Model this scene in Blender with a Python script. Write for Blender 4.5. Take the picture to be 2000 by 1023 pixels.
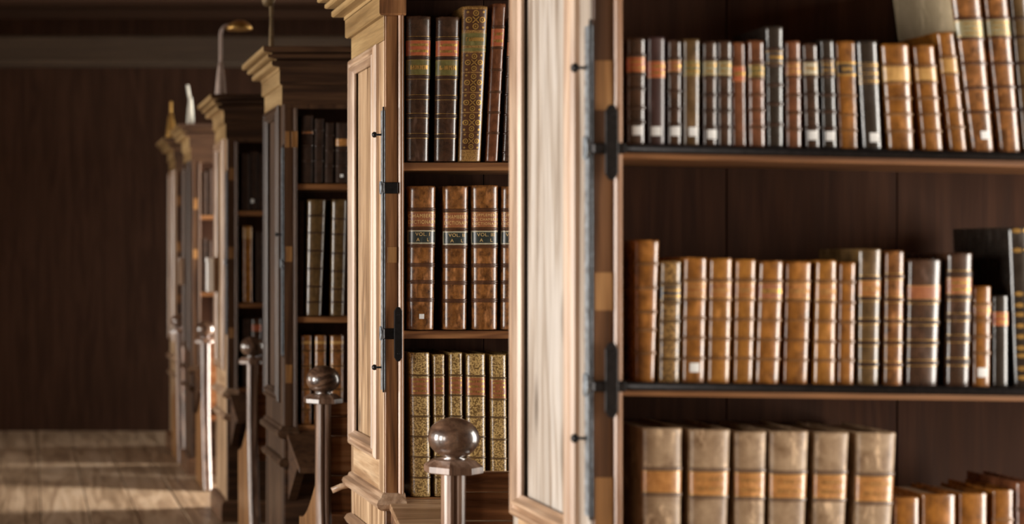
import bpy, bmesh, math, random
from mathutils import Vector
rnd = random.Random(7)
for o in list(bpy.data.objects):
    bpy.data.objects.remove(o)
S = bpy.context.scene
C = S.collection
PI = math.pi

# ------------------------------------------------------------------ camera
F = 3300.0            # focal length in pixels of the 2000 px wide frame
VX, VY = 60.0, 505.0  # where the aisle direction meets the picture
CZ = 1.40             # eye height
cam = bpy.data.cameras.new('camera')
cam.sensor_fit = 'HORIZONTAL'; cam.sensor_width = 36.0; cam.lens = F / 2000 * 36
cam.shift_x = (1000 - VX) / 2000; cam.shift_y = -(511.5 - VY) / 2000
cam.dof.use_dof = True; cam.dof.focus_distance = 4.72; cam.dof.aperture_fstop = 2.45
cam.clip_start = 0.05
co = bpy.data.objects.new('camera', cam); C.objects.link(co)
co.location = (0, 0, CZ); co.rotation_euler = (PI / 2, 0, 0)
S.camera = co

# ------------------------------------------------------------------ sky, daylight in the windows, exposure
W = bpy.data.worlds.new('sky'); S.world = W; W.use_nodes = True
W.node_tree.nodes['Background'].inputs[0].default_value = (0.62, 0.76, 1.0, 1)
W.node_tree.nodes['Background'].inputs[1].default_value = 0.25
S.view_settings.view_transform = 'Standard'; S.view_settings.look = 'None'
S.view_settings.exposure = 0.0; S.view_settings.gamma = 1.0
S.view_settings.use_curve_mapping = False
CASE_Y = [3.143, 4.988, 6.98, 8.99, 10.95, 12.15]
CASE_D = 0.51
XC = 1.043            # aisle face of the bookcase ends
# window centre along the aisle, width, watts
RIGHT_WIN = [(2.25, 1.05, 98), (4.25, 1.15, 66), (6.52, .32, 19), (8.60, .32, 15), (9.86, .50, 330), (11.75, .40, 230), (13.05, .5, 60)]
LEFT_WIN = [(0.80, 1.10, 60), (2.50, 1.10, 60), (4.72, 1.15, 84), (7.52, .30, 10), (8.75, .42, 34), (9.82, .30, 12), (11.25, .42, 34)]  # unseen; first added for spine highlights, several placed to give glints
WIN_Z = (0.20, 2.30)
XW_R, XW_L = 3.65, -3.65
def area(name, loc, ry, sx, sy, power, col, spread):
    l = bpy.data.lights.new(name, 'AREA'); l.shape = 'RECTANGLE'; l.size = sx; l.size_y = sy
    l.energy = power; l.color = col; l.spread = math.radians(spread)
    o = bpy.data.objects.new(name, l); C.objects.link(o); o.location = loc; o.rotation_euler = (0, ry, 0)
    return o
zc = sum(WIN_Z) / 2; zh = WIN_Z[1] - WIN_Z[0]
for y, w, p in RIGHT_WIN:
    area('daylight_right', (XW_R + 0.1, y, zc), PI / 2, zh, w, p, (1.0, 0.945, 0.86), 150)
for y, w, p in LEFT_WIN:
    area('daylight_left', (XW_L - 0.1, y, zc), -PI / 2, zh, w, p, (1.0, 0.95, 0.88), 92)

# ------------------------------------------------------------------ helpers
def P(x, y, Y):
    return ((x - VX) * Y / F, Y, CZ - (y - VY) * Y / F)
def px(x, Y): return (x - VX) * Y / F
def pz(y, Y): return CZ - (y - VY) * Y / F
def lin(h):
    h = h.lstrip('#'); r = []
    for i in (0, 2, 4):
        c = int(h[i:i + 2], 16) / 255
        r.append(c / 12.92 if c < .04045 else ((c + .055) / 1.055) ** 2.4)
    return tuple(r) + (1.0,)
def mesh_obj(name, verts, faces, mat, parent=None, smooth=False):
    me = bpy.data.meshes.new(name); me.from_pydata(verts, [], faces); me.update()
    if mat: me.materials.append(mat)
    if smooth:
        me.polygons.foreach_set('use_smooth', [True] * len(me.polygons))
    o = bpy.data.objects.new(name, me); C.objects.link(o)
    if parent: o.parent = parent
    return o
def bm_obj(name, bm, mat, parent=None, smooth=False):
    bmesh.ops.recalc_face_normals(bm, faces=bm.faces)
    me = bpy.data.meshes.new(name); bm.to_mesh(me); bm.free()
    if mat: me.materials.append(mat)
    if smooth:
        me.polygons.foreach_set('use_smooth', [True] * len(me.polygons))
    o = bpy.data.objects.new(name, me); C.objects.link(o)
    if parent: o.parent = parent
    return o
def empty(name, loc, label=None, cat=None, group=None):
    o = bpy.data.objects.new(name, None); C.objects.link(o); o.location = loc; o.empty_display_size = .05
    if label: o['label'] = label
    if cat: o['category'] = cat
    if group: o['group'] = group
    return o
def tag(o, label=None, cat=None, group=None, kind=None):
    if label: o['label'] = label
    if cat: o['category'] = cat
    if group: o['group'] = group
    if kind: o['kind'] = kind
    return o
def local(pts, parent):
    if parent is None: return pts
    l = parent['_o'] if '_o' in parent else parent.location
    return [(p[0] - l[0], p[1] - l[1], p[2] - l[2]) for p in pts]
def org(parent):
    # world origin of a parent chain (only translations are used in this scene)
    v = Vector((0, 0, 0))
    while parent is not None:
        v += parent.location; parent = parent.parent
    return v
def shift(verts, parent):
    o = org(parent)
    return [(v[0] - o.x, v[1] - o.y, v[2] - o.z) for v in verts]
def box(name, x0, x1, y0, y1, z0, z1, mat, parent=None, bev=0.0, seg=1):
    bm = bmesh.new()
    o = org(parent)
    vs = [bm.verts.new((x - o.x, y - o.y, z - o.z)) for x in (x0, x1) for y in (y0, y1) for z in (z0, z1)]
    for f in ((0, 1, 3, 2), (4, 6, 7, 5), (0, 4, 5, 1), (2, 3, 7, 6), (0, 2, 6, 4), (1, 5, 7, 3)):
        bm.faces.new([vs[i] for i in f])
    if bev: bmesh.ops.bevel(bm, geom=bm.edges[:], offset=bev, segments=seg, affect='EDGES', profile=.5)
    return bm_obj(name, bm, mat, parent)
def shear_box(name, x0, x1, y0, y1, zl, zr, t, mat, parent=None, bev=0.0):
    """board whose top runs from zl at x0 to zr at x1"""
    bm = bmesh.new(); o = org(parent)
    vs = []
    for x, zt in ((x0, zl), (x1, zr)):
        for y in (y0, y1):
            for dz in (-t, 0):
                vs.append(bm.verts.new((x - o.x, y - o.y, zt + dz - o.z)))
    for f in ((0, 1, 3, 2), (4, 6, 7, 5), (0, 4, 5, 1), (2, 3, 7, 6), (0, 2, 6, 4), (1, 5, 7, 3)):
        bm.faces.new([vs[i] for i in f])
    if bev: bmesh.ops.bevel(bm, geom=bm.edges[:], offset=bev, segments=2, affect='EDGES', profile=.5)
    return bm_obj(name, bm, mat, parent)
def prism(name, poly, axis, a0, a1, mat, parent=None, bev=0.0, smooth=False):
    """poly in the two other axes (in xyz order), extruded along axis"""
    def mk(p, a):
        return (a, p[0], p[1]) if axis == 'x' else (p[0], a, p[1]) if axis == 'y' else (p[0], p[1], a)
    bm = bmesh.new(); o = org(parent); n = len(poly)
    A = [bm.verts.new(Vector(mk(p, a0)) - o) for p in poly]; B = [bm.verts.new(Vector(mk(p, a1)) - o) for p in poly]
    bm.faces.new(A); bm.faces.new(B[::-1])
    for i in range(n): bm.faces.new((A[i], A[(i + 1) % n], B[(i + 1) % n], B[i]))
    if bev: bmesh.ops.bevel(bm, geom=bm.edges[:], offset=bev, segments=2, affect='EDGES', profile=.5)
    return bm_obj(name, bm, mat, parent, smooth)
def lathe(name, prof, loc, mat, parent=None, n=40, smooth=True, rot=0.0, sx=1.0, sy=1.0):
    o = org(parent); vs = []; fs = []
    for r, z in prof:
        for k in range(n):
            a = 2 * PI * k / n + rot
            vs.append((loc[0] + r * math.cos(a) * sx - o.x, loc[1] + r * math.sin(a) * sy - o.y, loc[2] + z - o.z))
    for i in range(len(prof) - 1):
        for k in range(n):
            fs.append((i * n + k, i * n + (k + 1) % n, (i + 1) * n + (k + 1) % n, (i + 1) * n + k))
    fs.append(tuple(range(n))[::-1]); m = (len(prof) - 1) * n; fs.append(tuple(m + k for k in range(n)))
    return mesh_obj(name, vs, fs, mat, parent, smooth)
def tube(name, path, rad, mat, parent=None, n=12, section=None, smooth=True):
    """sweep a circle (or a section polygon) along a path lying in a vertical plane"""
    o = org(parent); vs = []; fs = []; m = len(path)
    pts = [Vector(p) for p in path]
    if not callable(rad):
        r0 = rad; rad = lambda t: r0
    up = None
    for i, p in enumerate(pts):
        d = (pts[min(i + 1, m - 1)] - pts[max(i - 1, 0)]).normalized()
        if up is None:
            up = Vector((1, 0, 0)) if abs(d.x) < .9 else Vector((0, 1, 0))
        a = (up - d * up.dot(d)).normalized(); up = a
        b = d.cross(a).normalized()
        r = rad(i / (m - 1))
        sec = section or [(math.cos(2 * PI * k / n), math.sin(2 * PI * k / n)) for k in range(n)]
        for s in sec:
            q = p + a * s[0] * r + b * s[1] * r
            vs.append((q.x - o.x, q.y - o.y, q.z - o.z))
    k = len(sec)
    for i in range(m - 1):
        for j in range(k):
            fs.append((i * k + j, i * k + (j + 1) % k, (i + 1) * k + (j + 1) % k, (i + 1) * k + j))
    fs.append(tuple(range(k))[::-1]); fs.append(tuple((m - 1) * k + j for j in range(k)))
    bm = bmesh.new(); bv = [bm.verts.new(v) for v in vs]
    for f in fs: bm.faces.new([bv[i] for i in f])
    return bm_obj(name, bm, mat, parent, smooth)

# ------------------------------------------------------------------ materials
MATS = {}
def new_mat(name):
    m = bpy.data.materials.new(name); m.use_nodes = True
    nt = m.node_tree; return m, nt, nt.nodes['Principled BSDF']
def N(nt, t, **kw):
    n = nt.nodes.new(t)
    for k, v in kw.items(): setattr(n, k, v)
    return n
def ramp(nt, fac, stops):
    r = N(nt, 'ShaderNodeValToRGB'); e = r.color_ramp.elements
    while len(e) < len(stops): e.new(.5)
    for el, (p, c) in zip(e, stops): el.position = p; el.color = c
    nt.links.new(fac, r.inputs[0]); return r.outputs[0]
def mixc(nt, fac, a, b, mode='MIX'):
    m = N(nt, 'ShaderNodeMix', data_type='RGBA', blend_type=mode)
    for s, v in ((0, fac), (6, a), (7, b)):
        if hasattr(v, 'is_linked') or hasattr(v, 'links'): nt.links.new(v, m.inputs[s])
        else: m.inputs[s].default_value = v
    return m.outputs[2]
def noise(nt, vec, scale, detail=4, rough=.55, dist=0.0):
    n = N(nt, 'ShaderNodeTexNoise'); n.inputs['Scale'].default_value = scale; n.inputs['Detail'].default_value = detail
    n.inputs['Roughness'].default_value = rough; n.inputs['Distortion'].default_value = dist
    if vec is not None: nt.links.new(vec, n.inputs['Vector'])
    return n.outputs['Fac']
def mapped(nt, scale, loc=(0, 0, 0)):
    g = N(nt, 'ShaderNodeNewGeometry'); mp = N(nt, 'ShaderNodeMapping'); mp.inputs['Scale'].default_value = scale
    mp.inputs['Location'].default_value = loc
    nt.links.new(g.outputs['Position'], mp.inputs['Vector']); return mp.outputs['Vector']
def bump(nt, bsdf, h, strength, dist=.002):
    b = N(nt, 'ShaderNodeBump'); b.inputs['Strength'].default_value = strength; b.inputs['Distance'].default_value = dist
    nt.links.new(h, b.inputs['Height']); nt.links.new(b.outputs['Normal'], bsdf.inputs['Normal'])
def wood(name, dark, mid, light, axis='z', rough=.5, coat=0.0, knots=.6, grain=1.0, fine=.25, wear=None, spec=.5):
    if name in MATS: return MATS[name]
    m, nt, b = new_mat(name)
    ax = {'x': 0, 'y': 1, 'z': 2}[axis]
    def sc(a, l): s = [a, a, a]; s[ax] = l; return tuple(s)
    v1 = mapped(nt, sc(34 * grain, 1.6 * grain)); v2 = mapped(nt, sc(9 * grain, .7 * grain), (3, 1, 2)); v3 = mapped(nt, sc(260, 9), (1, 5, 2))
    n1 = noise(nt, v1, 1.0, 5, .6, .6); n2 = noise(nt, v2, 1.0, 3, .5, 1.2); n3 = noise(nt, v3, 1.0, 2, .5)
    # growth rings seen as drawn-out contour lines
    w = N(nt, 'ShaderNodeMath', operation='MULTIPLY'); nt.links.new(n2, w.inputs[0]); w.inputs[1].default_value = 26
    w2 = N(nt, 'ShaderNodeMath', operation='SINE'); nt.links.new(w.outputs[0], w2.inputs[0])
    w3 = N(nt, 'ShaderNodeMath', operation='MULTIPLY_ADD'); nt.links.new(w2.outputs[0], w3.inputs[0]); w3.inputs[1].default_value = .16; nt.links.new(n1, w3.inputs[2])
    c = ramp(nt, w3.outputs[0], [(.22, dark), (.5, mid), (.78, light)])
    if knots:
        vk = N(nt, 'ShaderNodeTexVoronoi'); vk.inputs['Scale'].default_value = 1.0
        nt.links.new(mapped(nt, sc(9, 2.6), (2.3, .4, 5.1)), vk.inputs['Vector'])
        k = ramp(nt, vk.outputs['Distance'], [(.05, (1, 1, 1, 1)), (.2, (0, 0, 0, 1))])
        kk = N(nt, 'ShaderNodeMath', operation='MULTIPLY'); nt.links.new(k, kk.inputs[0]); kk.inputs[1].default_value = knots
        c = mixc(nt, kk.outputs[0], c, tuple(x * .45 for x in dark[:3]) + (1,))
    c = mixc(nt, fine, c, ramp(nt, n3, [(.35, (.25, .25, .25, 1)), (.6, (1, 1, 1, 1))]), 'MULTIPLY')
    if wear:
        wn = noise(nt, mapped(nt, (5, 5, 5)), 1.0, 6, .65)
        c = mixc(nt, ramp(nt, wn, [(.5, (0, 0, 0, 1)), (.68, (1, 1, 1, 1))]), c, wear)
    nt.links.new(c, b.inputs['Base Color'])
    r = N(nt, 'ShaderNodeMath', operation='MULTIPLY_ADD'); nt.links.new(n1, r.inputs[0]); r.inputs[1].default_value = .25; r.inputs[2].default_value = rough - .12
    nt.links.new(r.outputs[0], b.inputs['Roughness'])
    b.inputs['Specular IOR Level'].default_value = spec
    b.inputs['Coat Weight'].default_value = coat; b.inputs['Coat Roughness'].default_value = .25 if coat < .55 else .11
    if coat > .55: b.inputs['Coat IOR'].default_value = 1.62
    bump(nt, b, n3, .25, .001)
    MATS[name] = m; return m
def leather(name, a, bcol, rough=.34, mottle=26, spec=.5, speck=None, speck_scale=420, scuff=.5, coat=.55):
    if name in MATS: return MATS[name]
    m, nt, b = new_mat(name)
    v = mapped(nt, (1, 1, 1)); v2 = mapped(nt, (1, 1, .35), (4, 2, 1))
    n1 = noise(nt, v, mottle, 5, .65, .3); n2 = noise(nt, v, 700, 2, .5); n3 = noise(nt, v2, 60, 4, .6)
    c = ramp(nt, n1, [(.3, a), (.7, bcol)])
    if speck:
        n4 = noise(nt, v, speck_scale, 2, .6)
        c = mixc(nt, ramp(nt, n4, [(.44, (0, 0, 0, 1)), (.56, (1, 1, 1, 1))]), c, speck)
    sc = tuple(min(1, x * 1.7 + .03) for x in bcol[:3]) + (1,)
    k = N(nt, 'ShaderNodeMath', operation='MULTIPLY'); nt.links.new(ramp(nt, n3, [(.56, (0, 0, 0, 1)), (.72, (1, 1, 1, 1))]), k.inputs[0]); k.inputs[1].default_value = scuff
    c = mixc(nt, k.outputs[0], c, sc)
    nt.links.new(c, b.inputs['Base Color'])
    r = N(nt, 'ShaderNodeMath', operation='MULTIPLY_ADD'); nt.links.new(n3, r.inputs[0]); r.inputs[1].default_value = .3; r.inputs[2].default_value = rough - .13
    nt.links.new(r.outputs[0], b.inputs['Roughness'])
    b.inputs['Specular IOR Level'].default_value = spec
    b.inputs['Coat Weight'].default_value = coat; b.inputs['Coat Roughness'].default_value = .2; b.inputs['Coat IOR'].default_value = 1.6
    bump(nt, b, n1, .08, .001)
    MATS[name] = m; return m
def plain(name, col, rough=.6, metal=0.0, var=.25, scale=60, spec=.5):
    if name in MATS: return MATS[name]
    m, nt, b = new_mat(name)
    n = noise(nt, mapped(nt, (1, 1, 1)), scale, 4, .6)
    d = tuple(x * (1 - var) for x in col[:3]) + (1,); l = tuple(min(1, x * (1 + var)) for x in col[:3]) + (1,)
    nt.links.new(ramp(nt, n, [(.3, d), (.7, l)]), b.inputs['Base Color'])
    b.inputs['Roughness'].default_value = rough; b.inputs['Metallic'].default_value = metal
    b.inputs['Specular IOR Level'].default_value = spec
    bump(nt, b, n, .15, .001)
    MATS[name] = m; return m

def rgb(r, g, b): return (r, g, b, 1.0)
M_END = wood('pale_pine', rgb(.16, .082, .034), rgb(.39, .245, .135), rgb(.56, .39, .24), 'z', .5, 0, .9)  # end wood, paler than the brown of the front stiles
M_ENDA = wood('neutral_pine', rgb(.20, .15, .11), rgb(.36, .305, .255), rgb(.47, .425, .385), 'z', .45, 0, .9)  # nearest end only, less yellow than the other pine
M_ENDH = wood('pale_pine_rail', rgb(.30, .17, .085), rgb(.46, .30, .17), rgb(.60, .43, .27), 'y', .5, 0, .2)
M_MLD = wood('worn_pine_moulding', rgb(.30, .18, .11), rgb(.44, .29, .19), rgb(.58, .42, .30), 'z', .34, .45, 0)
M_MLDH = wood('worn_pine_moulding_rail', rgb(.24, .14, .08), rgb(.38, .24, .15), rgb(.52, .36, .24), 'y', .4, .2, 0)
M_CORN = wood('cornice_pine', rgb(.20, .115, .042), rgb(.33, .205, .085), rgb(.44, .29, .13), 'y', .45, .1, 0, .45)
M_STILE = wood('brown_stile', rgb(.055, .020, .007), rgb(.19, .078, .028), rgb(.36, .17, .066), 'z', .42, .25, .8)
M_DFRONT = wood('shade_toned_front', rgb(.030, .013, .006), rgb(.060, .027, .012), rgb(.095, .045, .02), 'x', .6, 0, .3, spec=.25)  # front wood with the shade of the alley put into its colour
M_DSTILE = wood('shade_toned_stile', rgb(.040, .017, .008), rgb(.075, .034, .015), rgb(.11, .053, .024), 'z', .5, .1, .4, spec=.35)  # far stiles and desks, darkened in colour to stand for shade
M_DEND = wood('shade_toned_end', rgb(.034, .016, .008), rgb(.062, .031, .015), rgb(.10, .052, .027), 'z', .45, .1, .4, spec=.35)  # third and fifth case ends; their shadow is painted as darker wood
M_STILEA = wood('deep_brown_stile', rgb(.032, .012, .004), rgb(.095, .037, .012), rgb(.19, .083, .03), 'z', .42, .2, .8)  # nearest case only, darker than the other brown stile
M_BEAD = wood('stile_bead', rgb(.13, .055, .022), rgb(.23, .105, .045), rgb(.36, .19, .10), 'z', .3, .3, .3)
M_PATCH = wood('pale_patch', rgb(.13, .055, .016), rgb(.29, .135, .042), rgb(.44, .23, .085), 'z', .45, .1, .3)
M_SHELF = wood('shelf_edge', rgb(.11, .040, .012), rgb(.235, .095, .030), rgb(.37, .17, .062), 'x', .45, .15, .3)
M_BACK = wood('dark_back_boards', rgb(.034, .0135, .0065), rgb(.048, .0195, .0098), rgb(.063, .0265, .0135), 'z', .75, 0, .2, spec=.12)
M_BENCH = wood('polished_oak', rgb(.11, .040, .014), rgb(.29, .115, .042), rgb(.45, .21, .09), 'x', .3, .5, .4)
M_POST = wood('polished_oak_post', rgb(.075, .036, .020), rgb(.19, .105, .066), rgb(.34, .215, .15), 'z', .34, .54, .3)
M_BALL = wood('turned_oak', rgb(.028, .013, .007), rgb(.095, .047, .027), rgb(.20, .11, .065), 'y', .36, 1.0, .0, 1.0, .45)
M_DESK = wood('desk_oak', rgb(.14, .07, .03), rgb(.28, .16, .085), rgb(.42, .27, .16), 'x', .36, .3, .4)
M_BASE = wood('base_oak', rgb(.06, .028, .012), rgb(.12, .055, .025), rgb(.19, .09, .04), 'x', .5, .1, .4)
M_ORNG = wood('bench_side_oak', rgb(.13, .055, .018), rgb(.26, .12, .04), rgb(.38, .19, .07), 'z', .4, .3, .3)
M_FLOOR = wood('floor_boards', rgb(.22, .14, .08), rgb(.37, .25, .155), rgb(.50, .36, .24), 'y', .45, .1, .4, .6)
M_FLOOR2 = wood('floor_boards_pale', rgb(.28, .18, .11), rgb(.43, .30, .19), rgb(.54, .40, .28), 'y', .45, .1, .4, .6)
M_UNDER = plain('floor_under', rgb(.03, .02, .014), .9)
M_WALL = wood('dark_panelling', rgb(.034, .0145, .0075), rgb(.048, .021, .011), rgb(.064, .029, .016), 'z', .7, 0, .2, spec=.15)
M_PLAST = plain('aged_plaster', rgb(.44, .29, .17), .9, 0, .15, 6)
M_BEAM = wood('ceiling_beam', rgb(.036, .020, .009), rgb(.045, .026, .012), rgb(.055, .032, .016), 'x', .6, 0, .3)
M_CEIL = wood('ceiling_boards', rgb(.036, .016, .008), rgb(.042, .019, .0095), rgb(.048, .022, .011), 'x', .7, 0, 0, fine=.05, spec=.15)
M_IRON = plain('black_iron', rgb(.016, .014, .014), .42, .6, .4, 90)
M_IRONW = plain('worn_iron', rgb(.30, .34, .38), .38, .7, .6, 70)
M_BRASS = plain('aged_brass', rgb(.55, .33, .10), .35, .8, .3, 40)
M_BRONZE = plain('dull_bronze', rgb(.14, .09, .04), .5, .5, .3, 40)
M_PINK = plain('pinkish_enamel', rgb(.42, .32, .27), .4, 0, .15, 30)
M_CREAM = plain('cream_enamel', rgb(.62, .60, .52), .35, 0, .1, 30)
M_WHITE = plain('white_card', rgb(.82, .82, .80), .6, 0, .04, 40)
M_GILT = plain('gilt', rgb(.52, .31, .085), .36, .65, .35, 260)
M_LETTER = plain('bright_gilt', rgb(.80, .55, .22), .45, .3, .2, 260)
M_GILTD = plain('rubbed_gilt', rgb(.42, .21, .06), .45, .3, .35, 260)
M_PAGES = plain('page_edges', rgb(.22, .15, .09), .8, 0, .4, 300)
M_FRAME = plain('window_frame_paint', rgb(.25, .2, .15), .6)
M_GLASS, nt_, b_ = new_mat('window_glass')
b_.inputs['Base Color'].default_value = rgb(.95, .97, 1); b_.inputs['Roughness'].default_value = .02
b_.inputs['Transmission Weight'].default_value = 1.0; b_.inputs['IOR'].default_value = 1.02

LEA = dict(
    dark=leather('dark_calf', rgb(.022, .011, .007), rgb(.075, .034, .018), .26, 40, scuff=.6),
    darkwine=leather('dark_wine_calf', rgb(.028, .010, .010), rgb(.055, .020, .018), .45),
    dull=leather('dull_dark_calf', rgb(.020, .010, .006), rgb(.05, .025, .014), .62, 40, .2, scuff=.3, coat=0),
    black=leather('black_morocco', rgb(.013, .010, .008), rgb(.028, .022, .017), .24, 40, scuff=.4),
    brown=leather('brown_calf', rgb(.045, .015, .004), rgb(.34, .135, .036), .26, 60, scuff=.7),
    redbrown=leather('red_brown_calf', rgb(.075, .024, .010), rgb(.20, .070, .028), .26, 45, scuff=.6),
    tan=leather('tan_calf', rgb(.11, .036, .005), rgb(.36, .140, .022), .26, 42, scuff=.5),
    tan2=leather('honey_calf', rgb(.17, .064, .008), rgb(.42, .175, .030), .26, 42, scuff=.5),
    olive=leather('olive_brown_calf', rgb(.05, .028, .010), rgb(.15, .085, .03), .28, 45, scuff=.5),
    speck=leather('gilt_speckled_calf', rgb(.12, .065, .018), rgb(.20, .115, .038), .30, 60, .5, rgb(.55, .37, .14), 210, .3),
    speckd=leather('dark_speckled_calf', rgb(.07, .035, .012), rgb(.14, .075, .025), .30, 60, .5, rgb(.38, .22, .07), 190, .3),
    ornate=leather('gilt_tooled_calf', rgb(.13, .058, .014), rgb(.24, .12, .036), .28, 60, .5, rgb(.36, .20, .06), 300, .3),
    vellum=leather('rubbed_pale_calf', rgb(.17, .095, .045), rgb(.44, .31, .19), .45, 26, .4, scuff=.9, coat=.1),
    parch=leather('parchment', rgb(.36, .28, .17), rgb(.50, .40, .26), .6, 14, .3, coat=0),
)
BANDM = dict(
    dark=leather('dark_band', rgb(.020, .010, .007), rgb(.055, .025, .014), .32),
    brown=leather('brown_band', rgb(.045, .017, .008), rgb(.12, .048, .02), .3),
    tan=leather('tan_band', rgb(.12, .05, .015), rgb(.24, .11, .035), .33),
    speck=leather('speckled_band', rgb(.07, .04, .015), rgb(.16, .09, .035), .33),
    vellum=leather('pale_band', rgb(.10, .055, .03), rgb(.19, .11, .06), .45),
)
LAB = dict(
    red=leather('red_title_leather', rgb(.34, .075, .028), rgb(.50, .13, .05), .36, 90),
    brick=leather('brick_title_leather', rgb(.24, .075, .028), rgb(.36, .13, .05), .36, 90),
    green=leather('olive_green_title_leather', rgb(.10, .085, .02), rgb(.17, .145, .045), .36, 90),
    dkgreen=leather('dark_green_title_leather', rgb(.016, .024, .022), rgb(.035, .045, .04), .36, 90),
    gold=leather('golden_tan_title_leather', rgb(.42, .22, .06), rgb(.58, .34, .11), .33, 60),
    pale=leather('pale_green_title_leather', rgb(.22, .20, .10), rgb(.34, .30, .17), .4, 60),
    cream=leather('cream_title_leather', rgb(.36, .31, .2), rgb(.5, .45, .32), .4, 60),
    black=leather('black_title_leather', rgb(.014, .011, .01), rgb(.03, .022, .02), .36, 60),
    orange=leather('orange_tan_title_leather', rgb(.33, .13, .03), rgb(.54, .25, .07), .36, 60),
    tan=leather('tan_title_leather', rgb(.22, .075, .016), rgb(.42, .17, .04), .3, 60),
)

# ------------------------------------------------------------------ the room
YF = 13.75
def planks():
    base = box('floor', XW_L, XW_R, -1.6, YF, -.12, -.012, M_UNDER); tag(base, kind='structure')
    w = .264; x = .056 - 14 * w
    while x < XW_R:
        y = -1.6 + rnd.uniform(-2.2, 0)
        while y < YF:
            L = rnd.uniform(2.6, 4.2)
            y0, y1 = max(y, -1.6), min(y + L, YF)
            if y1 > -1.6 and y1 - y0 > .05:
                x0, x1 = max(x + .0025, XW_L), min(x + w - .0025, XW_R)
                if x1 > x0 + .03:
                    dz = rnd.uniform(-.002, .002)
                    box('floor_board', x0, x1, y0 + .002, y1 - .002, -.012, dz, rnd.choice([M_FLOOR, M_FLOOR, M_FLOOR2]), base, .003)
            y += L
        x += w
planks()
ZC = 3.35
tag(box('ceiling', XW_L, XW_R, -1.6, YF, ZC, ZC + .1, M_CEIL), kind='structure')
tag(box('wall_end', XW_L, XW_R, YF, YF + .15, -.12, ZC, M_WALL), kind='structure')
tag(box('wall_near', XW_L, XW_R, -1.75, -1.6, -.12, ZC, M_PLAST), kind='structure')
def side_wall(name, x0, x1, wins):
    spans = []
    for y, w, p in wins:
        spans.append((y - w / 2, y + w / 2))
    root = box(name, x0, x1, -1.6, YF, -.12, WIN_Z[0], M_PLAST); tag(root, kind='structure')
    box('wall_head', x0, x1, -1.6, YF, WIN_Z[1], ZC, M_PLAST, root)
    e = -1.6
    for a, b in spans + [(YF, YF)]:
        if a > e + .01: box('wall_pier', x0, x1, e, a, WIN_Z[0], WIN_Z[1], M_PLAST, root)
        e = b
    return spans
nwin = 0
for nm, x0, x1, wins in (('wall_right', XW_R, XW_R + .3, RIGHT_WIN), ('wall_left', XW_L - .3, XW_L, LEFT_WIN)):
    for a, b in side_wall(nm, x0, x1, wins):
        nwin += 1
        xm = x0 + .22 if nm == 'wall_right' else x1 - .22
        r = empty('window_%d' % nwin, (xm, (a + b) / 2, WIN_Z[0])); r['kind'] = 'structure'
        fr = .04
        box('window_frame', xm - .03, xm + .03, a, a + fr, WIN_Z[0], WIN_Z[1], M_FRAME, r)
        box('window_frame', xm - .03, xm + .03, b - fr, b, WIN_Z[0], WIN_Z[1], M_FRAME, r)
        box('window_frame', xm - .03, xm + .03, a + fr, b - fr, WIN_Z[0], WIN_Z[0] + fr, M_FRAME, r)
        box('window_frame', xm - .03, xm + .03, a + fr, b - fr, WIN_Z[1] - fr, WIN_Z[1], M_FRAME, r)
        box('pane', xm - .004, xm + .004, a + fr, b - fr, WIN_Z[0] + fr, WIN_Z[1] - fr, M_GLASS, r)
# tie beam across the far end of the aisle
bY = 12.9
bo = box('ceiling_beam', XW_L, XW_R, bY, bY + .3, pz(124, bY), pz(68, bY), M_BEAM, None, .02, 2)
tag(bo, 'dark timber beam crossing the aisle below the ceiling', 'beam')

# ------------------------------------------------------------------ bookcases
XE = 3.5
def cornice_sweep(name, prof, y0, y1, mat, parent, xf, xb=XE, mat_front=None):
    """profile (outward, z) run along the front (to xf), round the aisle end and along the back"""
    rings = []
    for o_, z in prof:
        rings.append([(xf, y0 - o_, z), (XC - o_, y0 - o_, z), (XC - o_, y1 + o_, z), (xb, y1 + o_, z)])
    og = org(parent); n = len(prof)
    def strip(nm, k0, k1, m):
        bm = bmesh.new(); V = [[bm.verts.new(Vector(p) - og) for p in r[k0:k1 + 1]] for r in rings]
        for i in range(n):
            for k in range(k1 - k0):
                a, b = V[i], V[(i + 1) % n]
                bm.faces.new((a[k], a[k + 1], b[k + 1], b[k]))
        bm.faces.new([r[0] for r in V]); bm.faces.new([r[-1] for r in V][::-1])
        return bm_obj(nm, bm, m, parent)
    if mat_front is not None:
        strip('front_' + name, 0, 1, mat_front); return strip(name, 1, 3, mat)
    return strip(name, 0, 3, mat)
def frame_moulding(parent, y0, y1, z0, z1, prof, mv, mh):
    """four mitred strips round a panel on the aisle end; prof = (inset from the outer edge, projection)"""
    og = org(parent)
    for side in range(4):
        bm = bmesh.new(); A = []; B = []
        for u, v in prof:
            x = XC - v
            a, b, c, d = (y0 + u, z0 + u), (y1 - u, z0 + u), (y1 - u, z1 - u), (y0 + u, z1 - u)
            s, e = ((a, d), (b, c), (a, b), (d, c))[side]
            A.append(bm.verts.new(Vector((x, s[0], s[1])) - og)); B.append(bm.verts.new(Vector((x, e[0], e[1])) - og))
        n = len(prof)
        for i in range(n):
            bm.faces.new((A[i], A[(i + 1) % n], B[(i + 1) % n], B[i]))
        bm.faces.new(A); bm.faces.new(B[::-1])
        bm_obj('panel_moulding', bm, mv if side < 2 else mh, parent)
MPROF = [(0, -.002), (0, .010), (.006, .017), (.014, .019), (.018, .012), (.024, .012), (.030, .020), (.036, .020), (.042, .010), (.050, .004), (.050, -.002)]
def ledge(name, y0, y1, x1, prof, mat, parent):
    og = org(parent)
    return cornice_sweep(name, prof, y0, y1, mat, parent, x1, XC + .03)
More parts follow.
